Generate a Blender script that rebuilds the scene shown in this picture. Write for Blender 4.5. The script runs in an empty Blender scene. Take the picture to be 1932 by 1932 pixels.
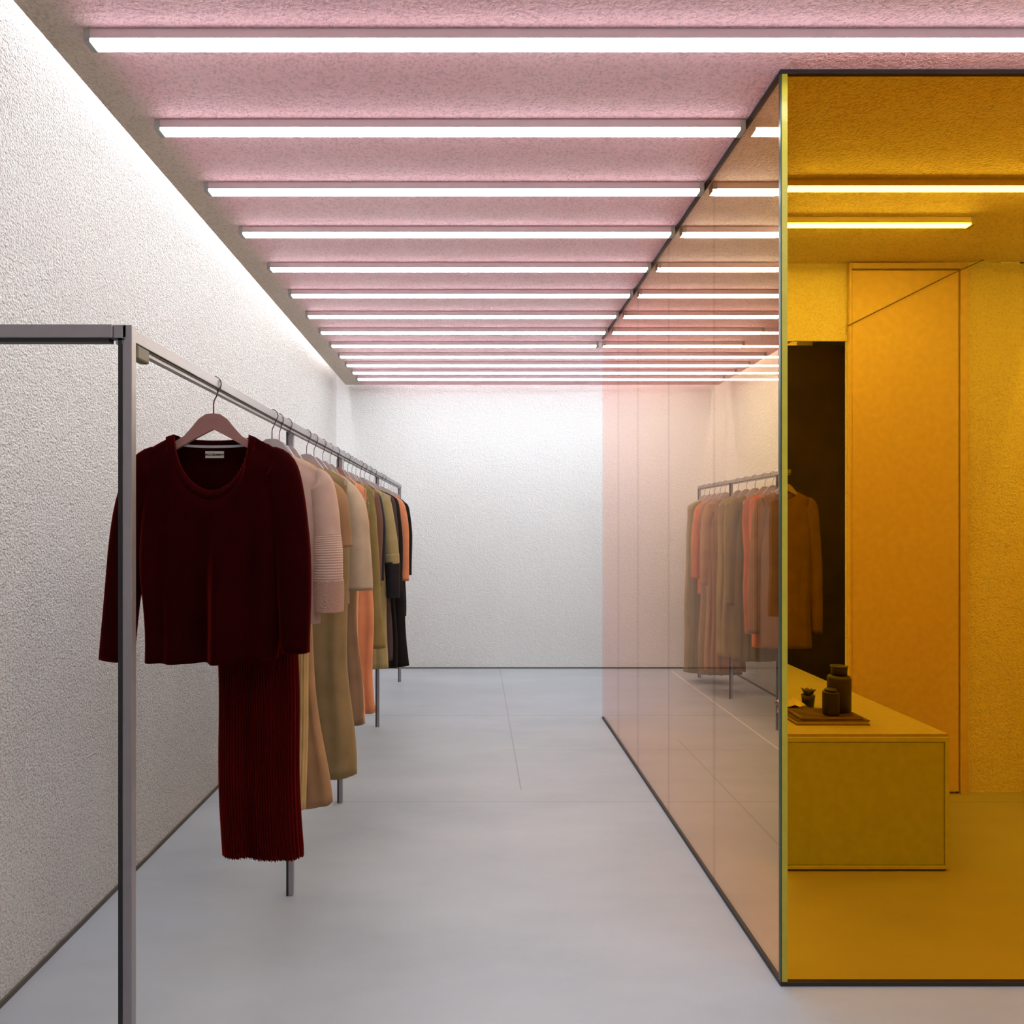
import bpy, bmesh, math, random
from mathutils import Vector

random.seed(7)
scene = bpy.context.scene
C = bpy.context.collection
PI = math.pi

# ------------------------------------------------------------------ camera, world, exposure
cam_data = bpy.data.cameras.new('camera')
cam = bpy.data.objects.new('camera', cam_data)
C.objects.link(cam)
cam.location = (0, 0, 1.35)
cam.rotation_euler = (PI / 2, 0, 0)
cam_data.sensor_width = 36
cam_data.lens = 1300 / 1932 * 36
cam_data.shift_x = 69 / 1932
cam_data.shift_y = 30 / 1932
cam_data.clip_start = 0.02
scene.camera = cam

world = bpy.data.worlds.new('world')
scene.world = world
world.use_nodes = True
world.node_tree.nodes['Background'].inputs[0].default_value = (0.9, 0.93, 1, 1)
world.node_tree.nodes['Background'].inputs[1].default_value = 0.02

scene.view_settings.view_transform = 'Standard'
scene.view_settings.look = 'None'
scene.view_settings.exposure = 0.0
scene.view_settings.gamma = 1
scene.view_settings.use_curve_mapping = False

LED_POWER = 15.4          # emission of the ceiling light diffusers
COVE_POWER = 52.0        # emission of the strips hidden above the ceiling edge

# ------------------------------------------------------------------ material helpers
def new_mat(name):
    m = bpy.data.materials.new(name)
    m.use_nodes = True
    nt = m.node_tree
    b = nt.nodes['Principled BSDF']
    return m, nt, b

def lk(nt, a, b):
    nt.links.new(a, b)

def col(c):
    return (c[0], c[1], c[2], 1)

def pos_node(nt):
    return nt.nodes.new('ShaderNodeNewGeometry').outputs['Position']

def noise(nt, vec, scale, detail=3, rough=0.5):
    n = nt.nodes.new('ShaderNodeTexNoise')
    n.inputs['Scale'].default_value = scale
    n.inputs['Detail'].default_value = detail
    n.inputs['Roughness'].default_value = rough
    lk(nt, vec, n.inputs['Vector'])
    return n.outputs['Fac']

def ramp(nt, fac, stops):
    r = nt.nodes.new('ShaderNodeValToRGB')
    e = r.color_ramp.elements
    e[0].position, e[0].color = stops[0][0], col(stops[0][1])
    e[1].position, e[1].color = stops[-1][0], col(stops[-1][1])
    for p, c in stops[1:-1]:
        x = e.new(p)
        x.color = col(c)
    lk(nt, fac, r.inputs[0])
    return r.outputs[0]

def mth(nt, op, a, b=None, c=None):
    n = nt.nodes.new('ShaderNodeMath')
    n.operation = op
    for i, v in enumerate((a, b, c)):
        if v is None:
            continue
        if isinstance(v, (int, float)):
            n.inputs[i].default_value = v
        else:
            lk(nt, v, n.inputs[i])
    return n.outputs[0]

def mixc(nt, f, a, b):
    n = nt.nodes.new('ShaderNodeMix')
    n.data_type = 'RGBA'
    for i, v in ((0, f), (6, a), (7, b)):
        if isinstance(v, (int, float)):
            n.inputs[i].default_value = v
        elif isinstance(v, tuple):
            n.inputs[i].default_value = col(v)
        else:
            lk(nt, v, n.inputs[i])
    return n.outputs[2]

def bump(nt, b, height, strength, dist):
    n = nt.nodes.new('ShaderNodeBump')
    n.inputs['Strength'].default_value = strength
    n.inputs['Distance'].default_value = dist
    lk(nt, height, n.inputs['Height'])
    lk(nt, n.outputs[0], b.inputs['Normal'])

def plain(name, c, rough=0.6, metal=0.0, var=0.06, vscale=30):
    m, nt, b = new_mat(name)
    p = pos_node(nt)
    f = noise(nt, p, vscale, 2)
    d = tuple(max(0, x * (1 - var)) for x in c)
    l = tuple(min(1, x * (1 + var)) for x in c)
    lk(nt, ramp(nt, f, [(0.3, d), (0.7, l)]), b.inputs['Base Color'])
    b.inputs['Roughness'].default_value = rough
    b.inputs['Metallic'].default_value = metal
    return m

def plaster(name, c, scale=95, dist=0.004, strength=1.0, rough=0.75, stain=0.05, pit_shade=0.0):
    m, nt, b = new_mat(name)
    p = pos_node(nt)
    f = noise(nt, p, 1.3, 4)
    d = tuple(x * (1 - stain) for x in c)
    lk(nt, ramp(nt, f, [(0.3, d), (0.7, c)]), b.inputs['Base Color'])
    n1 = noise(nt, p, scale, 2, 0.6)
    if pit_shade:  # shade in the pits of the plaster, put into the colour
        base = b.inputs['Base Color'].links[0].from_socket
        dk = tuple(x * (1 - pit_shade) for x in c)
        lk(nt, mixc(nt, ramp(nt, n1, [(0.36, (1, 1, 1)), (0.52, (0, 0, 0))]), base, dk), b.inputs['Base Color'])
    n2 = noise(nt, p, scale * 0.35, 2, 0.5)
    h = mth(nt, 'ADD', mth(nt, 'MULTIPLY', n1, 0.8), mth(nt, 'MULTIPLY', n2, 0.5))
    bump(nt, b, h, strength, dist)
    b.inputs['Roughness'].default_value = rough
    b.inputs['Specular IOR Level'].default_value = 0.4
    return m

def cloth(name, c, sheen=0.25, bumpk=(0, 0), weave=420, rough=0.9, ribs=None, pattern=None, tint=None, spec=0.15):
    m, nt, b = new_mat(name)
    tc = nt.nodes.new('ShaderNodeTexCoord').outputs['Object']
    f = noise(nt, tc, 9, 3)
    d = tuple(x * 0.86 for x in c)
    l = tuple(min(1, x * 1.1) for x in c)
    base = ramp(nt, f, [(0.3, d), (0.7, l)])
    if pattern:
        v = nt.nodes.new('ShaderNodeTexVoronoi')
        v.inputs['Scale'].default_value = 55
        lk(nt, tc, v.inputs['Vector'])
        k = mth(nt, 'LESS_THAN', v.outputs['Distance'], 0.32)
        base = mixc(nt, k, base, pattern)
    lk(nt, base, b.inputs['Base Color'])
    b.inputs['Roughness'].default_value = rough
    b.inputs['Specular IOR Level'].default_value = spec
    b.inputs['Sheen Weight'].default_value = sheen
    b.inputs['Sheen Tint'].default_value = col(tint or tuple(min(1, x * 2 + 0.02) for x in c))
    b.inputs['Sheen Roughness'].default_value = 0.35
    h = noise(nt, tc, weave, 2)
    dist = 0.0008
    if ribs:
        w = nt.nodes.new('ShaderNodeTexWave')
        w.bands_direction = ribs[0]
        w.inputs['Scale'].default_value = ribs[1]
        w.inputs['Distortion'].default_value = ribs[2]
        w.inputs['Detail'].default_value = 1
        lk(nt, tc, w.inputs['Vector'])
        h = mth(nt, 'ADD', mth(nt, 'MULTIPLY', h, 0.35), w.outputs['Fac'])
        dist = ribs[3]
    bump(nt, b, h, 0.7, dist)
    return m

def emit(name, c, s):
    m, nt, b = new_mat(name)
    b.inputs['Base Color'].default_value = (0.85, 0.85, 0.85, 1)
    b.inputs['Emission Color'].default_value = col(c)
    b.inputs['Emission Strength'].default_value = s
    b.inputs['Roughness'].default_value = 0.5
    return m

def coated_glass(name, tint_stops, f0, refl_tint, gain=1.0):
    """Thin coated glass: tinted transmission that shifts with the angle, plus a Fresnel mirror reflection."""
    m = bpy.data.materials.new(name)
    m.use_nodes = True
    nt = m.node_tree
    nt.nodes.clear()
    out = nt.nodes.new('ShaderNodeOutputMaterial')
    lw = nt.nodes.new('ShaderNodeLayerWeight')
    lw.inputs['Blend'].default_value = 0.5
    f = lw.outputs['Facing']
    tr = nt.nodes.new('ShaderNodeBsdfTransparent')
    lk(nt, ramp(nt, f, tint_stops), tr.inputs[0])
    gl = nt.nodes.new('ShaderNodeBsdfGlossy')
    gl.inputs['Color'].default_value = col(refl_tint)
    gl.inputs['Roughness'].default_value = 0.0
    p5 = mth(nt, 'POWER', f, 5)
    fr = mth(nt, 'MULTIPLY', mth(nt, 'ADD', mth(nt, 'MULTIPLY', p5, 1 - f0), f0), gain)
    mx = nt.nodes.new('ShaderNodeMixShader')
    lk(nt, fr, mx.inputs[0])
    lk(nt, tr.outputs[0], mx.inputs[1])
    lk(nt, gl.outputs[0], mx.inputs[2])
    lk(nt, mx.outputs[0], out.inputs[0])
    return m

# ------------------------------------------------------------------ mesh helpers
def add_box(bm, x0, x1, y0, y1, z0, z1):
    v = [bm.verts.new(p) for p in ((x0, y0, z0), (x1, y0, z0), (x1, y1, z0), (x0, y1, z0),
                                   (x0, y0, z1), (x1, y0, z1), (x1, y1, z1), (x0, y1, z1))]
    for q in ((0, 3, 2, 1), (4, 5, 6, 7), (0, 1, 5, 4), (1, 2, 6, 5), (2, 3, 7, 6), (3, 0, 4, 7)):
        bm.faces.new([v[i] for i in q])

def add_prism(bm, pts, z0, z1):
    lo = [bm.verts.new((x, y, z0)) for x, y in pts]
    hi = [bm.verts.new((x, y, z1)) for x, y in pts]
    n = len(pts)
    bm.faces.new(lo[::-1])
    bm.faces.new(hi)
    for i in range(n):
        bm.faces.new((lo[i], lo[(i + 1) % n], hi[(i + 1) % n], hi[i]))

def add_tube(bm, pts, r, n=8):
    pts = [Vector(p) for p in pts]
    rings = []
    up = Vector((0, 1, 0))
    for i, p in enumerate(pts):
        t = (pts[min(i + 1, len(pts) - 1)] - pts[max(i - 1, 0)]).normalized()
        a = t.cross(up)
        if a.length < 1e-4:
            a = t.cross(Vector((1, 0, 0)))
        a.normalize()
        b = t.cross(a).normalized()
        rr = r[i] if isinstance(r, (list, tuple)) else r
        rings.append([bm.verts.new(p + a * rr * math.cos(2 * PI * k / n) + b * rr * math.sin(2 * PI * k / n)) for k in range(n)])
    for i in range(len(rings) - 1):
        for k in range(n):
            bm.faces.new((rings[i][k], rings[i][(k + 1) % n], rings[i + 1][(k + 1) % n], rings[i + 1][k]))
    bm.faces.new(rings[0][::-1])
    bm.faces.new(rings[-1])

def add_lathe(bm, prof, n=36, c=(0, 0)):
    rings = []
    for r, z in prof:
        rings.append([bm.verts.new((c[0] + r * math.cos(2 * PI * k / n), c[1] + r * math.sin(2 * PI * k / n), z)) for k in range(n)])
    for i in range(len(rings) - 1):
        for k in range(n):
            bm.faces.new((rings[i][k], rings[i][(k + 1) % n], rings[i + 1][(k + 1) % n], rings[i + 1][k]))
    bm.faces.new(rings[0][::-1])
    bm.faces.new(rings[-1])

def obj(name, bm, m, parent=None, smooth=False, bevel=0.0, segs=2):
    bmesh.ops.recalc_face_normals(bm, faces=bm.faces)
    me = bpy.data.meshes.new(name)
    bm.to_mesh(me)
    bm.free()
    if smooth:
        for p in me.polygons:
            p.use_smooth = True
    me.materials.append(m)
    o = bpy.data.objects.new(name, me)
    C.objects.link(o)
    if parent:
        o.parent = parent
    if bevel:
        md = o.modifiers.new('bevel', 'BEVEL')
        md.width = bevel
        md.segments = segs
        md.limit_method = 'ANGLE'
    return o

def box(name, x0, x1, y0, y1, z0, z1, m, parent=None, bevel=0.0):
    bm = bmesh.new()
    add_box(bm, x0, x1, y0, y1, z0, z1)
    return obj(name, bm, m, parent, bevel=bevel)

def tag(o, label=None, cat=None, group=None, kind=None):
    if label:
        o['label'] = label
    if cat:
        o['category'] = cat
    if group:
        o['group'] = group
    if kind:
        o['kind'] = kind
    return o

def thing(name, label, cat, loc=(0, 0, 0), rotz=0, group=None):
    o = bpy.data.objects.new(name, None)
    o.empty_display_size = 0.05
    C.objects.link(o)
    o.location = loc
    o.rotation_euler = (0, 0, rotz)
    return tag(o, label, cat, group)

def struct(o):
    o['kind'] = 'structure'
    return o

# ------------------------------------------------------------------ materials
M = {}
M['wall_rough'] = plaster('rough_white_plaster', (0.86, 0.84, 0.815), 135, 0.018, 1.0, 0.42, pit_shade=0.34)
M['wall_fine'] = plaster('fine_white_plaster', (0.79, 0.80, 0.80), 100, 0.011, 1.0, 0.6, pit_shade=0.13)
M['wall_plain'] = plaster('plain_white_plaster', (0.6, 0.58, 0.57), 60, 0.003, 0.6, 0.8)
M['door'] = plain('painted_door', (0.66, 0.55, 0.50), 0.45)
M['metal'] = plain('brushed_grey_steel', (0.34, 0.32, 0.34), 0.38, 0.7, 0.03)
M['metal_dark'] = plain('black_channel', (0.012, 0.011, 0.013), 0.5)
M['chrome'] = plain('polished_steel', (0.55, 0.55, 0.57), 0.15, 1.0, 0.02)
M['wire'] = plain('dark_wire', (0.10, 0.085, 0.085), 0.35, 0.8)
M['alu'] = plain('pale_aluminium', (0.66, 0.56, 0.58), 0.4, 0.35, 0.02)
M['cap'] = plain('grey_end_cap', (0.38, 0.38, 0.36), 0.5)
M['led'] = emit('light_diffuser', (0.89, 0.965, 1.0), LED_POWER)
M['led_narrow'] = emit('narrow_light_diffuser', (1.0, 0.98, 0.95), LED_POWER * 2.6)
M['cove'] = emit('cove_strip_light', (0.97, 0.98, 1.0), COVE_POWER)
M['base'] = plain('dark_skirting', (0.10, 0.085, 0.07), 0.6)
M['olive_plate'] = plain('olive_plate', (0.17, 0.14, 0.075), 0.5)
M['wood_pink'] = plain('rose_brown_wood', (0.30, 0.135, 0.115), 0.5)
M['wood_grey'] = plain('grey_pink_wood', (0.42, 0.33, 0.32), 0.5)
M['dark_panel'] = plain('dark_brown_panel', (0.045, 0.026, 0.014), 0.5, 0, 0.3, 4)

def make_ceiling_mat():
    m, nt, b = new_mat('stippled_ceiling_pink_glow')
    p = pos_node(nt)
    s = nt.nodes.new('ShaderNodeSeparateXYZ')
    lk(nt, p, s.inputs[0])
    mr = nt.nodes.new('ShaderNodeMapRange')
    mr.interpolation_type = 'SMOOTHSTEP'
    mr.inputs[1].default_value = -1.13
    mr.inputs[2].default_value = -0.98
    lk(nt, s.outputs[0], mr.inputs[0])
    f = noise(nt, p, 1.5, 3)
    pink = ramp(nt, f, [(0.3, (0.92, 0.50, 0.55)), (0.7, (0.96, 0.575, 0.615))])  # pink glow of the lighting, put into the ceiling colour
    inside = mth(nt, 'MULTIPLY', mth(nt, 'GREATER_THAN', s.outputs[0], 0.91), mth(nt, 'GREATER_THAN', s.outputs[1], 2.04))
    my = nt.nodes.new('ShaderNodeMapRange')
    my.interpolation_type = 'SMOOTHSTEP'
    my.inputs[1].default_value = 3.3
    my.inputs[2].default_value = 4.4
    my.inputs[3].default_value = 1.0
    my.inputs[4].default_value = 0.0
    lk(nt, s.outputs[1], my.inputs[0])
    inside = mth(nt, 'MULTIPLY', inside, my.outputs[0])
    c1 = mixc(nt, mr.outputs[0], (0.60, 0.49, 0.39), pink)  # the painted pink glow fades to tan at the left edge
    n1 = noise(nt, p, 105, 2, 0.55)
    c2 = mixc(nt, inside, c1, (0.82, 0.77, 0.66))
    dimple_shade = ramp(nt, n1, [(0.36, (0.80, 0.78, 0.78)), (0.52, (1, 1, 1))])  # shade inside the stipple's hollows, painted over the ceiling colour
    mu = nt.nodes.new('ShaderNodeMix'); mu.data_type = 'RGBA'; mu.blend_type = 'MULTIPLY'
    mu.inputs[0].default_value = 1.0
    lk(nt, c2, mu.inputs[6]); lk(nt, dimple_shade, mu.inputs[7])
    lk(nt, mu.outputs[2], b.inputs['Base Color'])
    bump(nt, b, n1, 1.0, 0.011)
    b.inputs['Roughness'].default_value = 0.5
    return m
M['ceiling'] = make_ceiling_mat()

def make_floor_mat():
    m, nt, b = new_mat('polished_concrete')
    p = pos_node(nt)
    mp = nt.nodes.new('ShaderNodeMapping')
    mp.inputs['Scale'].default_value = (0.7, 1.6, 1)
    lk(nt, p, mp.inputs[0])
    f = noise(nt, mp.outputs[0], 1.6, 6, 0.6)
    base = ramp(nt, f, [(0.28, (0.34, 0.365, 0.40)), (0.5, (0.385, 0.41, 0.445)), (0.75, (0.43, 0.455, 0.49))])
    s = nt.nodes.new('ShaderNodeSeparateXYZ')
    lk(nt, p, s.inputs[0])
    X, Y = s.outputs[0], s.outputs[1]
    def line(coord, at, w, lo=None, hi=None, other=None):
        k = mth(nt, 'LESS_THAN', mth(nt, 'ABSOLUTE', mth(nt, 'SUBTRACT', coord, at)), w)
        if lo is not None:
            k = mth(nt, 'MULTIPLY', k, mth(nt, 'GREATER_THAN', other, lo))
        if hi is not None:
            k = mth(nt, 'MULTIPLY', k, mth(nt, 'LESS_THAN', other, hi))
        return k
    ks = [line(Y, 3.395, 0.0028), line(Y, 4.96, 0.004), line(Y, 4.19, 0.0025, 0.18, None, X),
          line(X, 0.235, 0.0035, 3.55, None, Y), line(X, 1.292, 0.004, 2.92, 4.38, Y)]
    tot = ks[0]
    for k in ks[1:]:
        tot = mth(nt, 'MAXIMUM', tot, k)
    base = mixc(nt, mth(nt, 'MULTIPLY', tot, 0.55), base, (0.2, 0.19, 0.2))
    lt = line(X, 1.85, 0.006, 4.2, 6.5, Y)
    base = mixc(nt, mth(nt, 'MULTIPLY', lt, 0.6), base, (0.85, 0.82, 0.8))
    lk(nt, base, b.inputs['Base Color'])
    fine = noise(nt, p, 26, 4)
    bump(nt, b, fine, 0.25, 0.002)
    b.inputs['Roughness'].default_value = 0.42
    b.inputs['Specular IOR Level'].default_value = 0.35
    return m
M['floor'] = make_floor_mat()

M['pink_glass'] = coated_glass('pink_coated_glass',
    [(0.5, (1.0, 0.84, 0.53)), (0.66, (1.0, 0.85, 0.70)), (0.82, (1.0, 0.895, 0.855))], 0.035, (1.0, 0.80, 0.76), 0.6)
def clear_edge():
    m = bpy.data.materials.new('glass_pane_edge'); m.use_nodes = True
    nt = m.node_tree; nt.nodes.clear()
    out = nt.nodes.new('ShaderNodeOutputMaterial')
    tr = nt.nodes.new('ShaderNodeBsdfTransparent'); tr.inputs[0].default_value = (0.96, 0.95, 0.94, 1)
    lk(nt, tr.outputs[0], out.inputs[0])
    return m
M['pane_edge'] = clear_edge()
M['amber_glass'] = coated_glass('amber_glass',
    [(0.0, (0.96, 0.715, 0.15)), (1.0, (0.96, 0.70, 0.13))], 0.0, (1.0, 0.72, 0.25), 0.4)
M['amber_edge'] = plain('amber_glass_edge', (0.50, 0.42, 0.03), 0.3)
M['green_edge'] = plain('dark_green_edge', (0.03, 0.06, 0.04), 0.3)

# ------------------------------------------------------------------ the setting
CEIL = 2.70
TOP = 3.12
struct(box('floor', -1.6, 3.3, -1.4, 6.8, -0.06, 0, M['floor']))

def slab_mesh():
    bm = bmesh.new()
    pts = [(-1.155, -1.29), (2.90, -1.29), (2.90, 3.50), (2.295, 3.50), (2.295, 6.50), (-1.225, 6.50)]
    add_prism(bm, pts, CEIL, CEIL + 0.09)
    return bm
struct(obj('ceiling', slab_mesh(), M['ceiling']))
struct(box('ceiling_upper', -1.5, 3.25, -1.4, 6.75, TOP, TOP + 0.08, M['wall_plain']))

bm = bmesh.new()
add_prism(bm, [(-1.345, -1.3), (-1.335, 6.62), (-1.5, 6.62), (-1.5, -1.3)], 0, TOP)
struct(obj('wall_left', bm, M['wall_rough']))
struct(box('wall_back', -1.5, 2.76, 6.62, 6.74, 0, TOP, M['wall_fine']))
struct(box('wall_right', 2.403, 2.52, 5.15, 6.62, 0, TOP, M['wall_fine']))
struct(box('wall_right_passage', 2.76, 2.86, 3.62, 5.13, 0, TOP, M['wall_plain']))
struct(box('wall_right_front', 3.05, 3.15, -1.3, 3.517, 0, TOP, M['wall_fine']))
struct(box('wall_front', -1.5, 3.15, -1.42, -1.3, 0, TOP, M['wall_plain']))

# wall inside the amber room: passage opening on its left, door, then solid wall
bm = bmesh.new()
add_box(bm, 1.59, 1.895, 3.517, 3.532, 2.305, CEIL)
add_box(bm, 1.895, 3.15, 3.517, 3.532, 0, CEIL)
struct(obj('wall_inner', bm, M['wall_fine']))

struct(box('trim_1', -1.345, -1.333, -1.3, 6.6, 0, 0.016, M['base']))
struct(box('trim_2', -1.33, 2.40, 6.612, 6.62, 0, 0.012, M['base']))
struct(box('trim_3', 2.393, 2.403, 5.16, 6.61, 0, 0.014, M['base']))

# dark panel closing the end of the right wall
tag(box('wall_panel', 2.262, 2.755, 5.09, 5.145, 0, CEIL - 0.002, M['dark_panel']),
    'tall dark brown panel behind the hanging clothes, seen through amber glass', 'panel')

# flush door in the inner wall
door = bpy.data.objects.new('door_1', None)
C.objects.link(door)
door.location = (1.90, 3.517, 0)
struct(door)
box('door_leaf', 0.012, 0.552, -0.022, -0.004, 0.012, 2.655, M['door'], door, 0.002)
box('shadow_gap', 0.552, 0.560, -0.006, -0.001, 0.0, 2.66, M['metal_dark'], door)
box('jamb', 0.560, 0.600, -0.024, -0.002, 0, 2.695, M['door'], door, 0.002)
box('jamb', -0.004, 0.010, -0.024, -0.002, 0, 2.695, M['door'], door, 0.002)
box('head_jamb', 0.010, 0.560, -0.024, -0.002, 2.665, 2.695, M['door'], door, 0.002)

bm = bmesh.new()
add_tube(bm, [(1.885, 3.485, 2.373), (2.4, 3.478, 2.63), (2.56, 3.47, CEIL)], 0.0022, 6)  # thin tube standing in for a slanting dark line of unclear origin
tag(obj('streak', bm, M['base'], smooth=True), 'added thin dark cable running slantwise over the door behind amber glass', 'streak')

# ------------------------------------------------------------------ ceiling lights
def fixture(x0, x1, yb, label, group, mat='led', hw=0.0215):
    t = thing('ceiling_light', label, 'light', ((x0 + x1) / 2, yb - 0.0225, CEIL - 0.001), 0, group)
    h = (x1 - x0) / 2
    box('housing', -h + 0.018, h - 0.018, -0.0225, 0.0225, -0.026, 0, M['alu'], t, 0.001)
    bm = bmesh.new()
    add_box(bm, -h + 0.018, h - 0.018, -hw, hw, -0.034, -0.026)
    obj('diffuser', bm, M[mat], t)
    box('end_cap', -h, -h + 0.018, -0.0228, 0.0228, -0.036, 0, M['cap'], t, 0.001)
    box('end_cap', h - 0.018, h, -0.0228, 0.0228, -0.036, 0, M['cap'], t, 0.001)
    return t

rows = [1.905, 2.319, 2.732, 3.126, 3.545, 3.945, 4.333, 4.689, 5.032, 5.346, 5.626, 5.897, 6.151]
ords = ['first', 'second', 'third', 'fourth', 'fifth', 'sixth', 'seventh', 'eighth', 'ninth', 'tenth', 'eleventh', 'twelfth', 'last']
GL = 'white tube lights across the pink ceiling'
for i, y in enumerate(rows):
    if i == 0:
        x1, lab = 2.86, 'longest white tube light, nearest, crossing the ceiling in front of the amber glass'
    elif i < 9:
        x1, lab = 0.893, 'short white tube light ending at the pink glass, %s row from the front' % ords[i]
    else:
        x1 = 2.24 - 0.01 * (i - 9)
        lab = 'white tube light passing beyond the pink glass, %s row towards the back wall' % ords[i]
    fixture(-1.06, x1, y, lab, GL)
for i in range(2, 9):  # tubes added to brighten the box, standing in for mirrored rows
    fixture(0.926, min(1.95, 0.4446 * rows[i] - 0.012), rows[i], 'white tube light behind the pink glass, added in place of the reflected %s row' % ords[i], 'added tube lights behind the pink glass')
for y in (1.45, 0.95, 0.35, -0.4):
    fixture(-1.06, 2.86, y, 'white tube light on the ceiling over the front of the shop, outside the picture', 'tube lights over the front of the shop')
fixture(1.19, 2.86, 2.707, 'long white tube light inside the amber room, nearer of the two', 'tube lights inside the amber room', 'led_narrow', 0.014)
fixture(1.335, 2.168, 3.03, 'shorter white tube light inside the amber room, nearer the door', 'tube lights inside the amber room', 'led_narrow', 0.014)

def cove(name, x0, x1, y0, y1, label):
    o = box(name, x0, x1, y0, y1, TOP - 0.10, TOP - 0.08, M['cove'])
    tag(o, label, 'light')
    return o
cove('cove_light', -1.275, -1.255, 1.75, 6.2, 'hidden strip light washing the top of the long left wall')
cove('cove_light', -0.85, 2.0, 6.555, 6.575, 'hidden strip light washing the top of the back wall')
cove('cove_light', 2.335, 2.355, 5.2, 6.25, 'hidden strip light washing the top of the far right wall')
cove('cove_light', 2.965, 2.985, -0.5, 3.3, 'hidden strip light washing the right wall of the amber room')

# ------------------------------------------------------------------ glass box
GX, GZ0, GZ1 = 0.900, 2.031, 4.889
cuts = [2.042, 2.612, 3.226, 3.840, 4.366, GZ1]
pl = ['nearest and largest pane of the pink glass wall, meeting the amber glass at the corner',
      'second pane of the pink glass wall, counted from the amber corner',
      'middle pane of the pink glass wall, between the second and fourth panes',
      'fourth pane of the pink glass wall, next to the farthest one',
      'farthest pane of the pink glass wall, its free edge in front of the back wall']
for i in range(5):
    o = box('glass_panel', GX, GX + 0.010, cuts[i] + 0.0008, cuts[i + 1] - 0.0008, 0.012, CEIL - 0.012, M['pink_glass'])
    o.data.materials.append(M['pane_edge'])
    for f in o.data.polygons:
        if abs(f.normal.y) > 0.9:
            f.material_index = 1
    tag(o, pl[i], 'glass panel', 'pink glass panes')
am = thing('amber_glass_panel', 'large amber glass pane facing the front, with a greenish yellow left edge', 'glass panel', (GX, GZ0, 0))
box('pane', 0.020, 2.145, 0.0, 0.010, 0.012, CEIL - 0.012, M['amber_glass'], am)
tag(box('edge_strip', 0.003, 0.0195, -0.001, 0.011, 0.012, CEIL - 0.012, M['amber_edge'], am), 'greenish yellow glass edge')
tag(box('edge_seal', -0.001, 0.003, -0.001, 0.011, 0.012, CEIL - 0.012, M['green_edge'], am), 'dark green edge line')
bm = bmesh.new()
add_box(bm, GX - 0.002, GX + 0.012, GZ0 - 0.003, GZ1, 0, 0.012)
add_box(bm, GX + 0.012, 3.05, GZ0 - 0.003, GZ0 + 0.012, 0, 0.012)
struct(obj('trim_4', bm, M['metal_dark']))
bm = bmesh.new()
add_box(bm, GX - 0.002, GX + 0.012, GZ0 - 0.003, GZ1, CEIL - 0.012, CEIL)
add_box(bm, GX + 0.012, 3.05, GZ0 - 0.003, GZ0 + 0.012, CEIL - 0.012, CEIL)
struct(obj('trim_5', bm, M['metal_dark']))

# ------------------------------------------------------------------ bench with its still life
M['bench'] = plain('pale_green_grey_lacquer', (0.46, 0.62, 0.36), 0.45)
M['bench_frame'] = plain('pale_green_lacquer_frame', (0.56, 0.70, 0.44), 0.45)
M['bench_top'] = plain('pale_lacquer_top', (0.44, 0.43, 0.31), 0.35)
BT = 0.539
bn = thing('bench', 'low boxy wedge shaped bench inside the amber room', 'bench', (1.206, 2.713, 0))
def wedge(i):
    return [(0.0 + i, 0 + i), (0.657 - i, 0 + i), (0.657 - i, 1.407), (0.640 - i, 1.407)]
bm = bmesh.new(); add_prism(bm, [(0.006, 0.006), (0.651, 0.006), (0.651, 1.405), (0.640, 1.405)], 0.008, BT - 0.012)
obj('carcass', bm, M['bench'], bn)
bm = bmesh.new(); add_prism(bm, wedge(0), BT - 0.012, BT)
obj('top', bm, M['bench_top'], bn, bevel=0.0015)
bm = bmesh.new()
add_box(bm, 0.0, 0.657, -0.006, 0.006, BT - 0.030, BT - 0.012)
add_box(bm, 0.640, 0.657, -0.006, 0.006, 0.008, BT - 0.030)
add_box(bm, 0.0, 0.640, -0.006, 0.006, 0.008, 0.022)
obj('front_frame', bm, M['bench_frame'], bn, bevel=0.001)
box('front_panel', 0.0, 0.637, -0.003, 0.006, 0.025, BT - 0.033, M['bench'], bn)
bm = bmesh.new(); add_prism(bm, [(0.012, 0.003), (0.648, 0.003), (0.648, 1.40), (0.642, 1.40)], 0.0, 0.008)
obj('plinth_gap', bm, M['metal_dark'], bn)

M['paper'] = plain('cream_paper', (0.46, 0.42, 0.30), 0.7)
M['print'] = plain('brown_printed_cover', (0.085, 0.045, 0.026), 0.45, 0, 0.5, 25)
M['ceramic'] = plain('dark_olive_ceramic', (0.026, 0.026, 0.015), 0.5)
M['candle'] = plain('near_black_ceramic', (0.011, 0.011, 0.009), 0.5)
M['leaf'] = plain('grey_green_leaf', (0.07, 0.075, 0.03), 0.6)

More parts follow.
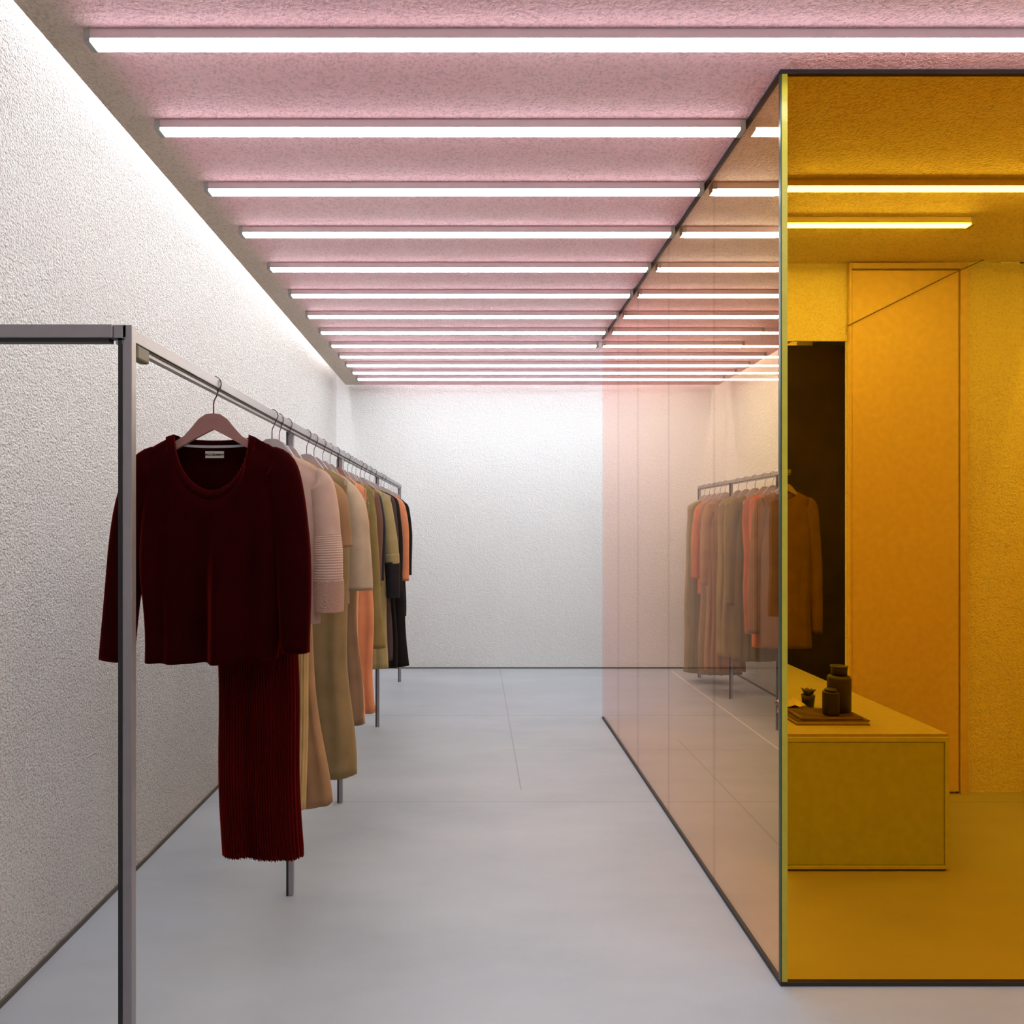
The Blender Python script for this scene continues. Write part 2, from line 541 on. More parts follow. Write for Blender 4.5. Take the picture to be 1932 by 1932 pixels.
bk = thing('book', 'large flat book with a brown cover, bottom of the pile on the bench', 'book', (1.32, 2.83, BT), 0)
box('pages', 0.004, 0.298, 0.004, 0.196, 0.0025, 0.0165, M['paper'], bk)
bm = bmesh.new(); add_box(bm, 0, 0.302, 0, 0.2, 0, 0.0025); add_box(bm, 0, 0.302, 0, 0.2, 0.0165, 0.019)
obj('cover', bm, M['print'], bk)
mg = thing('magazine', 'thin brown magazine with creased pages lying on the large book', 'magazine', (1.345, 2.835, BT + 0.019), 0.02)
def wavy(w, d, z, amp, ph, th=0.0025):
    bm = bmesh.new()
    nx, ny = 22, 6
    g = [[[bm.verts.new((w * i / nx, d * j / ny, z + k * th + amp * (0.5 + 0.5 * math.sin(i * 0.55 + ph + j * 0.3)) * (j / ny * 0.6 + 0.4))) for j in range(ny + 1)] for i in range(nx + 1)] for k in (0, 1)]
    for i in range(nx):
        for j in range(ny):
            bm.faces.new((g[0][i][j], g[0][i][j + 1], g[0][i + 1][j + 1], g[0][i + 1][j]))
            bm.faces.new((g[1][i][j], g[1][i + 1][j], g[1][i + 1][j + 1], g[1][i][j + 1]))
    for i in range(nx):
        bm.faces.new((g[0][i][0], g[0][i + 1][0], g[1][i + 1][0], g[1][i][0]))
        bm.faces.new((g[0][i + 1][ny], g[0][i][ny], g[1][i][ny], g[1][i + 1][ny]))
    for j in range(ny):
        bm.faces.new((g[0][0][j + 1], g[0][0][j], g[1][0][j], g[1][0][j + 1]))
        bm.faces.new((g[0][nx][j], g[0][nx][j + 1], g[1][nx][j + 1], g[1][nx][j]))
    return bm
obj('cover', wavy(0.255, 0.16, 0.0, 0.003, 0), M['print'], mg, True)
obj('page', wavy(0.245, 0.155, 0.004, 0.004, 0.6, 0.001), M['paper'], mg, True)
obj('page', wavy(0.25, 0.158, 0.007, 0.004, 1.3, 0.0012), M['print'], mg, True)
mo = thing('magazine', 'open magazine with curled pages, on the bench left of the jars', 'magazine', (1.36, 3.035, BT), -0.05)
obj('page', wavy(0.10, 0.12, 0.0, 0.012, 0.3, 0.004), M['print'], mo, True)
obj('page', wavy(0.11, 0.11, 0.012, 0.016, 1.5, 0.0015), M['print'], mo, True)
obj('page', wavy(0.095, 0.11, 0.022, 0.018, 2.1, 0.0015), M['paper'], mo, True)

z0 = BT + 0.031
jr = thing('jar', 'tall dark olive apothecary jar, right of the small black one', 'jar', (1.557, 2.95, z0), 0)
bm = bmesh.new(); add_lathe(bm, [(0.044, 0), (0.047, 0.004), (0.047, 0.136), (0.044, 0.146), (0.036, 0.150)])
obj('vessel', bm, M['ceramic'], jr, True)
bm = bmesh.new(); add_lathe(bm, [(0.031, 0.148), (0.032, 0.178), (0.034, 0.186), (0.036, 0.190), (0.030, 0.190), (0.028, 0.186)])
obj('neck', bm, M['ceramic'], jr, True)
cj = thing('jar', 'small black lidded jar standing in front of the tall olive one', 'jar', (1.488, 2.885, z0), 0)
bm = bmesh.new(); add_lathe(bm, [(0.031, 0), (0.0325, 0.003), (0.0325, 0.092), (0.031, 0.095)])
obj('vessel', bm, M['candle'], cj, True)
bm = bmesh.new(); add_lathe(bm, [(0.022, 0.095), (0.024, 0.097), (0.024, 0.105), (0.022, 0.107)])
obj('lid', bm, M['ceramic'], cj, True)
pt = thing('potted_plant', 'tiny potted succulent behind the small black jar', 'plant', (1.497, 3.10, BT), 0)
bm = bmesh.new(); add_lathe(bm, [(0.022, 0), (0.027, 0.04), (0.029, 0.06), (0.026, 0.06), (0.024, 0.05)])
obj('pot', bm, M['ceramic'], pt, True)
bm = bmesh.new()
for k in range(16):
    a = k * 2.4
    t = 0.3 + 0.7 * (k / 16)
    d = Vector((math.cos(a) * t, math.sin(a) * t, 0.9))
    p = Vector((0, 0, 0.052))
    add_tube(bm, [p, p + d * 0.016, p + d * 0.03 + Vector((0, 0, 0.004)), p + d * 0.038], [0.003, 0.006, 0.0045, 0.0008], 6)
obj('leaves', bm, M['leaf'], pt, True)

# ------------------------------------------------------------------ clothes racks
RZ = 1.7155      # rail centre height
RH = 0.0125      # half the bar
LX, RX = -0.6615, 2.025
PH = 0.0088
def post(parent, x, y, name='post'):
    p = box(name, x - PH, x + PH, y - PH, y + PH, 0, RZ + (RH if x > 0.01 else -RH), M['metal'], parent, 0.0015)
    return p
rk = thing('clothes_rack', 'long grey steel clothes rack on five posts along the left wall', 'rack', (LX, 1.29, 0))
for y, dx in ((1.29, 0.0135), (2.535, -0.016), (3.388, 0), (4.68, 0), (6.05, 0)):
    p = post(rk, dx, y - 1.29)
    box('dark_channel', dx - PH - 0.0075, dx - PH, y - 1.29 - 0.009, y - 1.29 + 0.009, 0, RZ - RH, M['metal_dark'], p)
bm = bmesh.new(); add_box(bm, -RH, RH, -PH, 6.05 - 1.29 + PH, RZ - RH, RZ + RH)
rl = obj('rail', bm, M['metal'], rk, bevel=0.0015)
box('dark_channel', -0.009, 0.009, -0.009, 6.05 - 1.29, RZ - RH - 0.004, RZ - RH, M['metal_dark'], rl)
box('lower_bar', -0.007, 0.007, -PH, 6.05 - 1.29 + PH, RZ - RH - 0.011, RZ - RH - 0.004, M['metal'], rl)
bm = bmesh.new(); add_box(bm, -1.34 - LX, -RH, -RH, RH, RZ - RH, RZ + RH)
obj('wall_arm', bm, M['metal'], rk, bevel=0.0015)
tag(box('dark_channel', -1.34 - LX, -RH - 0.0075, -0.009, 0.009, RZ - RH - 0.007, RZ - RH, M['metal_dark'], rk), 'black line under the arm')
tag(box('bracket', -0.008, 0.012, 0.035, 0.085, RZ - RH - 0.028, RZ - RH, M['olive_plate'], rk, 0.004), 'small olive plate')

rr = thing('clothes_rack', 'grey steel clothes rack behind the pink glass, beside the right wall', 'rack', (RX, 4.46, 0))
for y in (4.60, 5.45, 6.22):
    p = post(rr, 0, y - 4.46)
    box('dark_channel', -PH - 0.0075, -PH, y - 4.46 - 0.009, y - 4.46 + 0.009, 0, RZ - RH, M['metal_dark'], p)
bm = bmesh.new(); add_box(bm, -RH, RH, -RH, 6.22 - 4.46 + RH, RZ - RH, RZ + RH)
rl = obj('rail', bm, M['metal'], rr, bevel=0.0015)
box('dark_channel', -0.009, 0.009, -0.009, 6.22 - 4.46, RZ - RH - 0.004, RZ - RH, M['metal_dark'], rl)
box('lower_bar', -0.007, 0.007, -RH, 6.22 - 4.46 + RH, RZ - RH - 0.011, RZ - RH - 0.004, M['metal'], rl)

# ------------------------------------------------------------------ hangers
HZ = 1.640       # height of the hanger's crown
def hanger_meshes():
    half = [(0.0, 0.0), (0.018, -0.002), (0.036, -0.014), (0.054, -0.036), (0.074, -0.058), (0.10, -0.073), (0.14, -0.091), (0.175, -0.107)]
    low = [(0.175, -0.125), (0.14, -0.112), (0.10, -0.094), (0.074, -0.080), (0.043, -0.062), (0.02, -0.050), (0.0, -0.040)]
    loop = [(-x, z) for x, z in half[::-1]] + half[1:] + low[:-1] + [(0.0, -0.040)] + [(-x, z) for x, z in low[:-1][::-1]]
    bm = bmesh.new()
    fr = [bm.verts.new((x, -0.006, z)) for x, z in loop]
    bk = [bm.verts.new((x, 0.006, z)) for x, z in loop]
    n = len(loop)
    bm.faces.new(fr); bm.faces.new(bk[::-1])
    for i in range(n):
        bm.faces.new((fr[i], bk[i], bk[(i + 1) % n], fr[(i + 1) % n]))
    bmesh.ops.triangulate(bm, faces=[f for f in bm.faces if len(f.verts) > 4])
    bmesh.ops.recalc_face_normals(bm, faces=bm.faces)
    b = bpy.data.meshes.new('hanger_body'); bm.to_mesh(b); bm.free()
    c = RZ - HZ
    r = 0.0195
    pts = [(0, 0, -0.004), (0, 0, 0.022), (0.001, 0, 0.032), (0.008, 0, 0.046)]
    for k in range(0, 15):
        a = math.radians(-48 + k * 17)
        pts.append((r * math.cos(a), 0, c + r * math.sin(a) * 1.0))
    bm = bmesh.new()
    add_tube(bm, pts, 0.0017, 7)
    bmesh.ops.recalc_face_normals(bm, faces=bm.faces)
    h = bpy.data.meshes.new('hanger_hook'); bm.to_mesh(h); bm.free()
    for me in (b, h):
        for p in me.polygons:
            p.use_smooth = me is h
    h.materials.append(M['wire'])
    return b, h
HB, HH = hanger_meshes()
hb_variants = {}
def hanger(x, y, rz, what, wood='wood_grey', kind='wooden', group='hangers on the racks', sx=1.0):
    if wood not in hb_variants:
        me = HB.copy(); me.materials.append(M[wood]); hb_variants[wood] = me
    t = thing('clothes_hanger', ' '.join(('%s hanger holding the %s' % (kind, what)).split()[:16]), 'hanger', (x, y, HZ), rz, group)
    t.scale = (sx, 1, 1)
    b = bpy.data.objects.new('hanger_body', hb_variants[wood]); C.objects.link(b); b.parent = t
    k = bpy.data.objects.new('hook', HH); C.objects.link(k); k.parent = t
    return t

# ------------------------------------------------------------------ garments
def interp(tab, v):
    for i in range(len(tab) - 1):
        a, b = tab[i], tab[i + 1]
        if v <= b[0]:
            t = (v - a[0]) / (b[0] - a[0]) if b[0] > a[0] else 0
            t = max(0, min(1, t))
            t = t * t * (3 - 2 * t) * 0.5 + t * 0.5
            return a[1] + (b[1] - a[1]) * t
    return tab[-1][1]

def top_z(x, front, s):
    sw, nw, zn, zs = s['sw'], s['nw'], s['zn'], s['zs']
    a = abs(x)
    if a < nw:
        t = a / nw
        d = s['fd'] if front else s['bd']
        if s.get('vneck') and front:
            return zn - d * (1 - t)
        return zn - d * math.sqrt(max(0, 1 - t * t))
    u = min(1, (a - nw) / max(1e-4, sw - nw))
    return zn + (zs - zn) * u - 0.012 * u ** 5

def body_mesh(s, rnd):
    n = s.get('n', 96)
    rows = s.get('rows', 34)
    A = s.get('amp', 0.010)
    ph = [rnd.uniform(0, 6.28) for _ in range(6)]
    kf = s.get('fold', 26)
    pleat = s.get('pleat', 0)
    pk = s.get('pamp', 0.004)
    bm = bmesh.new()
    grid = []
    for r in range(rows + 1):
        v = r / rows
        w = interp(s['w'], v)
        d = interp(s['d'], v)
        ring = []
        for k in range(n):
            q = k / n * 4            # triangle wave: right seam -> front -> left seam -> back
            if q < 2:
                sx, side = 1 - q, -1
            else:
                sx, side = q - 3, 1
            x0 = sx * s['sw']
            zt = top_z(x0, side < 0, s)
            zh = s['hem'] + s.get('hemc', 0) * sx * sx + s.get('hemtilt', 0) * sx + (s.get('backhem', 0) if side > 0 else 0)
            rag = s.get('rag', 0)
            if rag and r == rows:
                zh += rag * math.sin(k * 1.7 + ph[0]) * math.cos(k * 0.61)
            z = zt + (zh - zt) * v
            x = sx * w + s.get('shift', 0) * v
            prof = math.sqrt(max(0, 1 - sx ** 4))
            grow = min(1, v * 1.6) ** 1.2
            rip = math.sin(kf * sx + ph[0] + 1.2 * v) * 0.55 + math.sin(kf * 0.53 * sx + ph[1] - 0.8 * v) * 0.6 + math.sin(kf * 1.7 * sx + ph[2]) * 0.25
            if side > 0:
                rip = math.sin(kf * sx + ph[3] + 0.7 * v) * 0.6 + math.sin(kf * 0.6 * sx + ph[4]) * 0.5
            y = side * d * prof + A * grow * rip * (0.35 + 0.65 * prof)
            if pleat:
                tri = abs(((k / n * pleat * 2) % 2) - 1) * 2 - 1
                y += side * pk * tri * min(1, 0.35 + v) * (0.3 + 0.7 * prof)
                x += pk * 0.8 * tri * (1 - prof)
            x += A * s.get('sway', 0.5) * grow * math.sin(9 * v + ph[5]) * (0.3 + abs(sx))
            ring.append(bm.verts.new((x, y, z)))
        grid.append(ring)
    for r in range(rows):
        for k in range(n):
            k2 = (k + 1) % n
            bm.faces.new((grid[r][k], grid[r][k2], grid[r + 1][k2], grid[r + 1][k]))
    return bm

def spath(pts, t):
    m = len(pts) - 1
    f = min(t * m, m - 1e-6)
    i = int(f)
    u = f - i
    p = [Vector(pts[max(0, min(m, j))]) for j in (i - 1, i, i + 1, i + 2)]
    return 0.5 * ((2 * p[1]) + (p[2] - p[0]) * u + (2 * p[0] - 5 * p[1] + 4 * p[2] - p[3]) * u * u + (-p[0] + 3 * p[1] - 3 * p[2] + p[3]) * u ** 3)

def sleeve_mesh(pts, ra, rb, rnd, t0=0.0, t1=1.0, wr=0.05, grow=1.0, n=28, m=30, lip=True, knit=0, knits=60):
    bm = bmesh.new()
    ph = [rnd.uniform(0, 6.28) for _ in range(4)]
    rings = []
    seq = [(t0 + (t1 - t0) * i / m, 1.0) for i in range(m + 1)]
    if lip:
        seq += [(t1 - 0.01, 0.86), (t1 - 0.09, 0.8)]
    for t, sc in seq:
        c = spath(pts, t)
        tg = (spath(pts, min(1, t + 0.02)) - spath(pts, max(0, t - 0.02))).normalized()
        nx = Vector((-tg.z, 0, tg.x))
        nx = Vector((tg.z, 0, -tg.x)) if nx.x < 0 else nx
        nx.normalize()
        a, b = interp(ra, t) * sc * grow, interp(rb, t) * sc * grow
        ring = []
        for k in range(n):
            th = 2 * PI * k / n
            q = 1 + wr * (math.sin(3 * th + ph[0] + 5 * t) * 0.6 + math.sin(14 * t + 2 * th + ph[1]) * 0.5 + math.sin(5 * th + ph[2]) * 0.35)
            if knit and sc == 1.0:
                q += knit * math.sin(t * knits)
            ring.append(bm.verts.new(c + nx * a * q * math.cos(th) + Vector((0, 1, 0)) * b * q * math.sin(th)))
        rings.append(ring)
    for i in range(len(rings) - 1):
        for k in range(n):
            bm.faces.new((rings[i][k], rings[i][(k + 1) % n], rings[i + 1][(k + 1) % n], rings[i + 1][k]))
    bm.faces.new(rings[0][::-1])
    return bm

def neckband_mesh(s, width, lift=0.003, n=40):
    """A ribbed band that follows the neck opening, front and back."""
    bm = bmesh.new()
    loop = []
    for side in (-1, 1):
        rng = range(n + 1) if side < 0 else range(n - 1, 0, -1)
        for i in rng:
            a = PI * i / n
            x = -math.cos(a) * s['nw']
            loop.append((x, side, top_z(x, side < 0, s)))
    rings = []
    for x, side, z in loop:
        t = abs(x) / s['nw']
        cx = 0 if x == 0 else math.copysign(1, x)
        f = math.sqrt(max(0, 1 - t * t))
        ox = x + cx * width * (t ** 3) * 0.9
        dn = width * (f if side < 0 else f)
        oz = z - dn - 0.006 * t ** 6
        y = side * (0.012 * math.sqrt(max(0, 1 - min(1, t * s['nw'] / s['sw']) ** 4)) + lift)
        y2 = side * (0.015 + lift + 0.004)
        ra = []
        for (px, py, pz) in ((x, y - side * 0.004, z + 0.0015), (x, y + side * 0.002, z + 0.0015), (ox, y2, oz), (ox, y2 - side * 0.004, oz)):
            ra.append(bm.verts.new((px, py, pz)))
        rings.append(ra)
    m = len(rings)
    for i in range(m):
        j = (i + 1) % m
        for k in range(4):
            k2 = (k + 1) % 4
            bm.faces.new((rings[i][k], rings[j][k], rings[j][k2], rings[i][k2]))
    return bm

GC = {}
def gcol(key):
    return GC[key]

def garment(name, label, cat, x, y, rz, mat, s, sleeves=None, group=None, body='bodice', band=None, seed=0, hang=HZ, sl_mat=None):
    rnd = random.Random(seed)
    t = thing(name, label, cat, (x, y, hang), rz, group)
    o = obj(body, body_mesh(s, rnd), mat, t, True)
    md = o.modifiers.new('thick', 'SOLIDIFY'); md.thickness = 0.0018; md.offset = 0
    made = []
    if sleeves:
        for sl in sleeves:
            made.append(obj('sleeve', sleeve_mesh(sl['pts'], sl['ra'], sl['rb'], rnd, wr=sl.get('wr', 0.06)), sl_mat or mat, t, True))
    if band:
        obj('neckband', neckband_mesh(s, band[1]), band[0], t, True)
    return t, made

def spec(sw=0.17, nw=0.075, wc=0.165, ww=0.15, wh=0.17, hem=-1.1, dh=0.045, amp=0.008, fold=24, fd=0.05, bd=0.01, **k):
    d = dict(sw=sw, nw=nw, zn=-0.054, zs=-0.054 - (sw - nw) * 0.46, fd=fd, bd=bd, hem=hem, amp=amp, fold=fold,
             w=[(0, sw - 0.010), (0.06, sw - 0.010), (0.16, wc), (0.42, ww), (1, wh)], d=[(0, 0.010), (0.12, 0.026), (0.4, dh * 0.8), (1, dh)])
    d.update(k)
    return d

def long_sleeves(sw, zs, cuff, out=0.03, r0=0.05, r1=0.036, depth=0.03, wr=0.07):
    res = []
    for sd in (-1, 1):
        p = [(sd * (sw - 0.060), 0, zs - 0.042), (sd * (sw - 0.024), 0, zs - 0.060), (sd * (sw + out * 0.45), 0, zs + (cuff - zs) * 0.42), (sd * (sw + out), 0, cuff)]
        res.append(dict(pts=p, ra=[(0, r0 * 0.5), (0.2, r0), (0.6, (r0 + r1) / 2), (1, r1)], rb=[(0, depth * 0.15), (0.14, depth * 0.3), (0.32, depth), (1, depth * 0.9)], wr=wr))
    return res

# --- near, dark red sweater
M['red_knit'] = cloth('dark_red_fine_knit', (0.021, 0.0006, 0.0008), 0.6, weave=600, spec=0.02, tint=(0.42, 0.02, 0.015))
M['red_rib'] = cloth('dark_red_ribbing', (0.032, 0.0012, 0.0014), 0.8, ribs=('X', 60, 0.5, 0.0006), spec=0.03, tint=(0.42, 0.03, 0.02))
M['red_pleat'] = cloth('dark_red_pleated_cloth', (0.055, 0.0014, 0.001), 0.6, spec=0.03, tint=(0.5, 0.02, 0.015))
M['tape'] = plain('grey_tape', (0.36, 0.33, 0.34), 0.8)
M['label_cloth'] = plain('woven_label', (0.42, 0.38, 0.30), 0.8)
M['ink'] = plain('black_thread', (0.015, 0.012, 0.01), 0.8)

SX = -0.665
sw_spec = dict(sw=0.180, nw=0.094, zn=-0.056, zs=-0.098, fd=0.140, bd=0.012, hem=-0.628, hemc=0.004, hemtilt=0.002, amp=0.022, sway=0.12, fold=11, n=128, rows=44,
               w=[(0, 0.180), (0.08, 0.178), (0.25, 0.178), (0.5, 0.178), (1, 0.165)], d=[(0, 0.010), (0.12, 0.034), (0.4, 0.045), (1, 0.042)], shift=-0.004)
sl_l = dict(pts=[(-0.120, 0, -0.130), (-0.170, 0, -0.150), (-0.214, 0.0, -0.34), (-0.246, 0, -0.625)],
            ra=[(0, 0.022), (0.18, 0.047), (0.5, 0.051), (1, 0.042)], rb=[(0, 0.004), (0.14, 0.010), (0.32, 0.036), (1, 0.032)], wr=0.05)
sl_r = dict(pts=[(0.120, 0, -0.130), (0.169, 0, -0.150), (0.203, 0.0, -0.34), (0.208, 0, -0.606)],
            ra=[(0, 0.022), (0.18, 0.046), (0.5, 0.046), (1, 0.038)], rb=[(0, 0.004), (0.14, 0.010), (0.32, 0.036), (1, 0.03)], wr=0.05)
sweater, _ = garment('sweater', 'dark red long sleeved sweater with a scoop neck, nearest garment on the left rack', 'sweater', SX, 1.75, 0, M['red_knit'], sw_spec,
                     [sl_l, sl_r], band=(M['red_rib'], 0.020), seed=3)
# grey tape and woven label inside the back of the neck
bm = bmesh.new()
pts = []
for i in range(21):
    u = -1 + 2 * i / 20
    xx = u * 0.082
    pts.append((xx, 0.004 + 0.0 * u, -0.080 - 0.006 * math.sqrt(max(0, 1 - u * u * 0.95)) + 0.006))
ra = [[bm.verts.new((x, y - 0.0, z)), bm.verts.new((x, y, z - 0.0065)), bm.verts.new((x, y + 0.0012, z - 0.0065)), bm.verts.new((x, y + 0.0012, z))] for x, y, z in pts]
for i in range(20):
    for k in range(4):
        bm.faces.new((ra[i][k], ra[i + 1][k], ra[i + 1][(k + 1) % 4], ra[i][(k + 1) % 4]))
tag(obj('neck_tape', bm, M['tape'], sweater), 'grey tape inside the neck')
lb = box('neck_label', -0.0205, 0.0265, -0.0015, 0.0, -0.1125, -0.0955, M['label_cloth'], sweater)
tag(lb, 'cream woven label with black letters')
cu = bpy.data.curves.new('lettering', 'FONT')
cu.body = 'MCLVEDMMW'
cu.size = 0.0075
cu.align_x = 'CENTER'; cu.align_y = 'CENTER'
cu.extrude = 0.0003
cu.offset = 0.00022
cu.materials.append(M['ink'])
tmp = bpy.data.objects.new('lettering_curve', cu)
C.objects.link(tmp)
bpy.context.view_layer.update()
me = bpy.data.meshes.new_from_object(tmp.evaluated_get(bpy.context.evaluated_depsgraph_get()))
bpy.data.objects.remove(tmp)
tx = bpy.data.objects.new('lettering', me)
C.objects.link(tx)
tx.parent = lb
tx.location = (0.003, -0.0019, -0.1045)
tx.rotation_euler = (PI / 2, 0, 0)
hanger(SX, 1.75, 0, 'dark red sweater, all of its arch showing', 'wood_pink', 'rose brown wooden')

# --- dark red pleated skirt behind the sweater
sk = dict(sw=0.100, nw=0.001, zn=-0.20, zs=-0.20, fd=0, bd=0, hem=-1.172, hemtilt=-0.004, backhem=0.02, amp=0.007, fold=8, n=520, rows=40, rag=0.004,
          w=[(0, 0.100), (0.4, 0.106), (1, 0.107)], d=[(0, 0.014), (0.3, 0.026), (1, 0.034)], shift=0.030, pleat=60, pamp=0.0042)
skt, _ = garment('pleated_skirt', 'long dark red finely pleated skirt hanging below the red sweater', 'skirt', -0.605, 1.865, 0, M['red_pleat'], sk, body='pleats', seed=11)
bm = bmesh.new()
for sx in (0.052, 0.080):
    add_tube(bm, [(sx, -0.002, -0.205), (sx, -0.075, -0.14), (sx, -0.108, -0.085), (sx, -0.114, -0.078), (sx, -0.122, -0.090)], 0.0015, 6)
obj('hanging_loop', bm, M['red_pleat'], skt, True)

# --- colours of the other clothes
def cl(key, c, **k):
    M[key] = cloth(key, c, **k)
cl('blush', (0.50, 0.32, 0.25))
cl('blush_knit', (0.48, 0.27, 0.20), ribs=('DIAGONAL', 95, 14, 0.003))
cl('blush_ripple', (0.47, 0.28, 0.22), ribs=('Z', 26, 0.6, 0.002))
cl('gold', (0.52, 0.33, 0.13))
cl('tan', (0.33, 0.18, 0.085))
cl('olive_brown', (0.26, 0.175, 0.08))
cl('linen', (0.48, 0.36, 0.25))
cl('taupe', (0.23, 0.14, 0.085))
cl('peach', (0.62, 0.24, 0.12))
cl('peach_pale', (0.60, 0.29, 0.16))
cl('green_print', (0.16, 0.15, 0.07), pattern=(0.30, 0.22, 0.13))
cl('olive', (0.24, 0.18, 0.07))
cl('mauve_brown', (0.17, 0.085, 0.06))
cl('navy', (0.028, 0.025, 0.035))
cl('khaki', (0.34, 0.27, 0.13))
cl('charcoal', (0.022, 0.018, 0.022), ribs=('Z', 30, 2, 0.001))
cl('aubergine', (0.065, 0.042, 0.045))
cl('black', (0.011, 0.008, 0.008))
cl('black_rib', (0.014, 0.010, 0.009), ribs=('X', 45, 0.5, 0.001))
cl('moss', (0.15, 0.12, 0.03))
cl('rust', (0.42, 0.13, 0.045))
cl('orange', (0.52, 0.16, 0.045))
cl('camel', (0.22, 0.125, 0.05))
cl('khaki_pale', (0.27, 0.20, 0.075))
cl('cocoa', (0.13, 0.075, 0.04))

# --- blush blouse with knitted cuffs
X = LX
s = spec(sw=0.185, nw=0.07, wc=0.19, ww=0.165, wh=0.15, hem=-0.60, fd=0.10, vneck=True, amp=0.009)
t, _ = garment('blouse', 'blush pink blouse with ribbed and knitted sleeve ends, behind the red sweater', 'blouse', X, 2.241, 0.03, M['blush'], s, seed=21)
rnd = random.Random(22)
for sd in (-1, 1):
    p = [(sd * 0.12, 0, -0.142), (sd * 0.160, 0, -0.160), (sd * 0.182, -0.01, -0.34), (sd * 0.184, -0.015, -0.56)]
    ra = [(0, 0.042), (0.2, 0.046), (0.62, 0.042), (0.7, 0.046), (1, 0.046)]
    rb = [(0, 0.004), (0.14, 0.010), (0.32, 0.04), (1, 0.045)]
    sv = obj('sleeve', sleeve_mesh(p, ra, rb, rnd, 0, 0.63, 0.05, lip=False), M['blush'], t, True)
    tag(obj('ribbed_panel', sleeve_mesh(p, ra, rb, rnd, 0.62, 0.84, 0.04, 1.02, m=130, lip=False, knit=0.016, knits=560), M['blush'], sv, True), 'ribbed panel of the sleeve')
    tag(obj('knit_cuff', sleeve_mesh(p, ra, rb, rnd, 0.83, 1.0, 0.06, 1.05, m=40), M['blush_knit'], sv, True), 'coarse knitted cuff')
hanger(X, 2.241, 0.03, 'blush pink blouse', 'wood_grey', 'pale grey pink wooden')

G = 'clothes on the left rack'
def simple(name, label, cat, y, mat, s, sl=None, x=LX, rz=0.0, seed=0, wood='wood_grey', what=None, group=G, **k):
    s = dict(s)
    t, _ = garment(name, label, cat, x, y, rz, M[mat], s, sl, group, seed=seed, **k)
    hanger(x, y, rz, what or label.split(',')[0], wood, sx=min(1.0, (s['sw'] - 0.012) / 0.175))
    return t

simple('dress', 'golden yellow pleated dress, right behind the blush pink blouse', 'dress', 2.322, 'gold',
       spec(sw=0.15, wc=0.13, ww=0.10, wh=0.088, hem=-1.235, dh=0.03, amp=0.004, n=360, pleat=44, pamp=0.003), seed=31, rz=0.0)
simple('dress', 'flared tan dress with loose sleeves, between the golden dress and the olive brown one', 'dress', 2.428, 'tan',
       spec(sw=0.155, wc=0.14, ww=0.075, wh=0.150, hem=-1.265, dh=0.05, amp=0.017, fold=9, hemc=0.012), long_sleeves(0.155, -0.10, -0.36, 0.035, 0.046, 0.04), seed=32)
simple('dress', 'wide olive brown dress, its hem reaching low behind the tan dress', 'dress', 2.70, 'olive_brown',
       spec(sw=0.168, wc=0.165, ww=0.16, wh=0.185, hem=-1.255, dh=0.06, amp=0.017, fold=9), seed=33)
simple('blouse', 'beige linen blouse with wide short sleeves, on the left rack', 'blouse', 2.822, 'linen',
       spec(sw=0.165, wc=0.165, ww=0.15, wh=0.15, hem=-0.6), long_sleeves(0.165, -0.10, -0.545, 0.012, 0.05, 0.058, 0.04, 0.09), seed=34)
simple('dress', 'dark taupe dress, below the beige linen blouse', 'dress', 2.985, 'taupe',
       spec(sw=0.15, wc=0.15, ww=0.15, wh=0.168, hem=-1.14, dh=0.045, amp=0.015, fold=10), seed=35)
simple('dress', 'longer pale peach dress, half hidden by the taupe dress', 'dress', 3.134, 'peach_pale',
       spec(sw=0.13, wc=0.13, ww=0.13, wh=0.15, hem=-1.18, dh=0.045, amp=0.015, fold=12), seed=36)
simple('dress', 'bright peach dress with soft folds, in front of the third post', 'dress', 3.285, 'peach',
       spec(sw=0.15, nw=0.06, wc=0.158, ww=0.162, wh=0.19, hem=-1.166, dh=0.05, amp=0.019, fold=12), seed=37, wood='wood_pink')
simple('blouse', 'green printed blouse, just behind the bright peach dress', 'blouse', 3.45, 'green_print',
       spec(sw=0.125, wc=0.13, ww=0.12, wh=0.13, hem=-0.62), seed=38)
simple('dress', 'olive knee length dress, beside the green printed blouse', 'dress', 3.565, 'olive',
       spec(sw=0.148, wc=0.15, ww=0.16, wh=0.195, hem=-0.91, dh=0.045, amp=0.008, fold=10), seed=39)
simple('coat', 'mauve brown coat, thin strip seen left of the khaki coat', 'coat', 3.69, 'mauve_brown',
       spec(sw=0.125, wc=0.12, ww=0.12, wh=0.12, hem=-0.8), long_sleeves(0.125, -0.085, -0.6, -0.004), seed=40)
simple('shirt', 'navy shirt, thin strip touching the khaki coat', 'shirt', 3.81, 'navy',
       spec(sw=0.12, wc=0.12, ww=0.12, wh=0.12, hem=-0.65), long_sleeves(0.12, -0.085, -0.58, 0.002), seed=41)

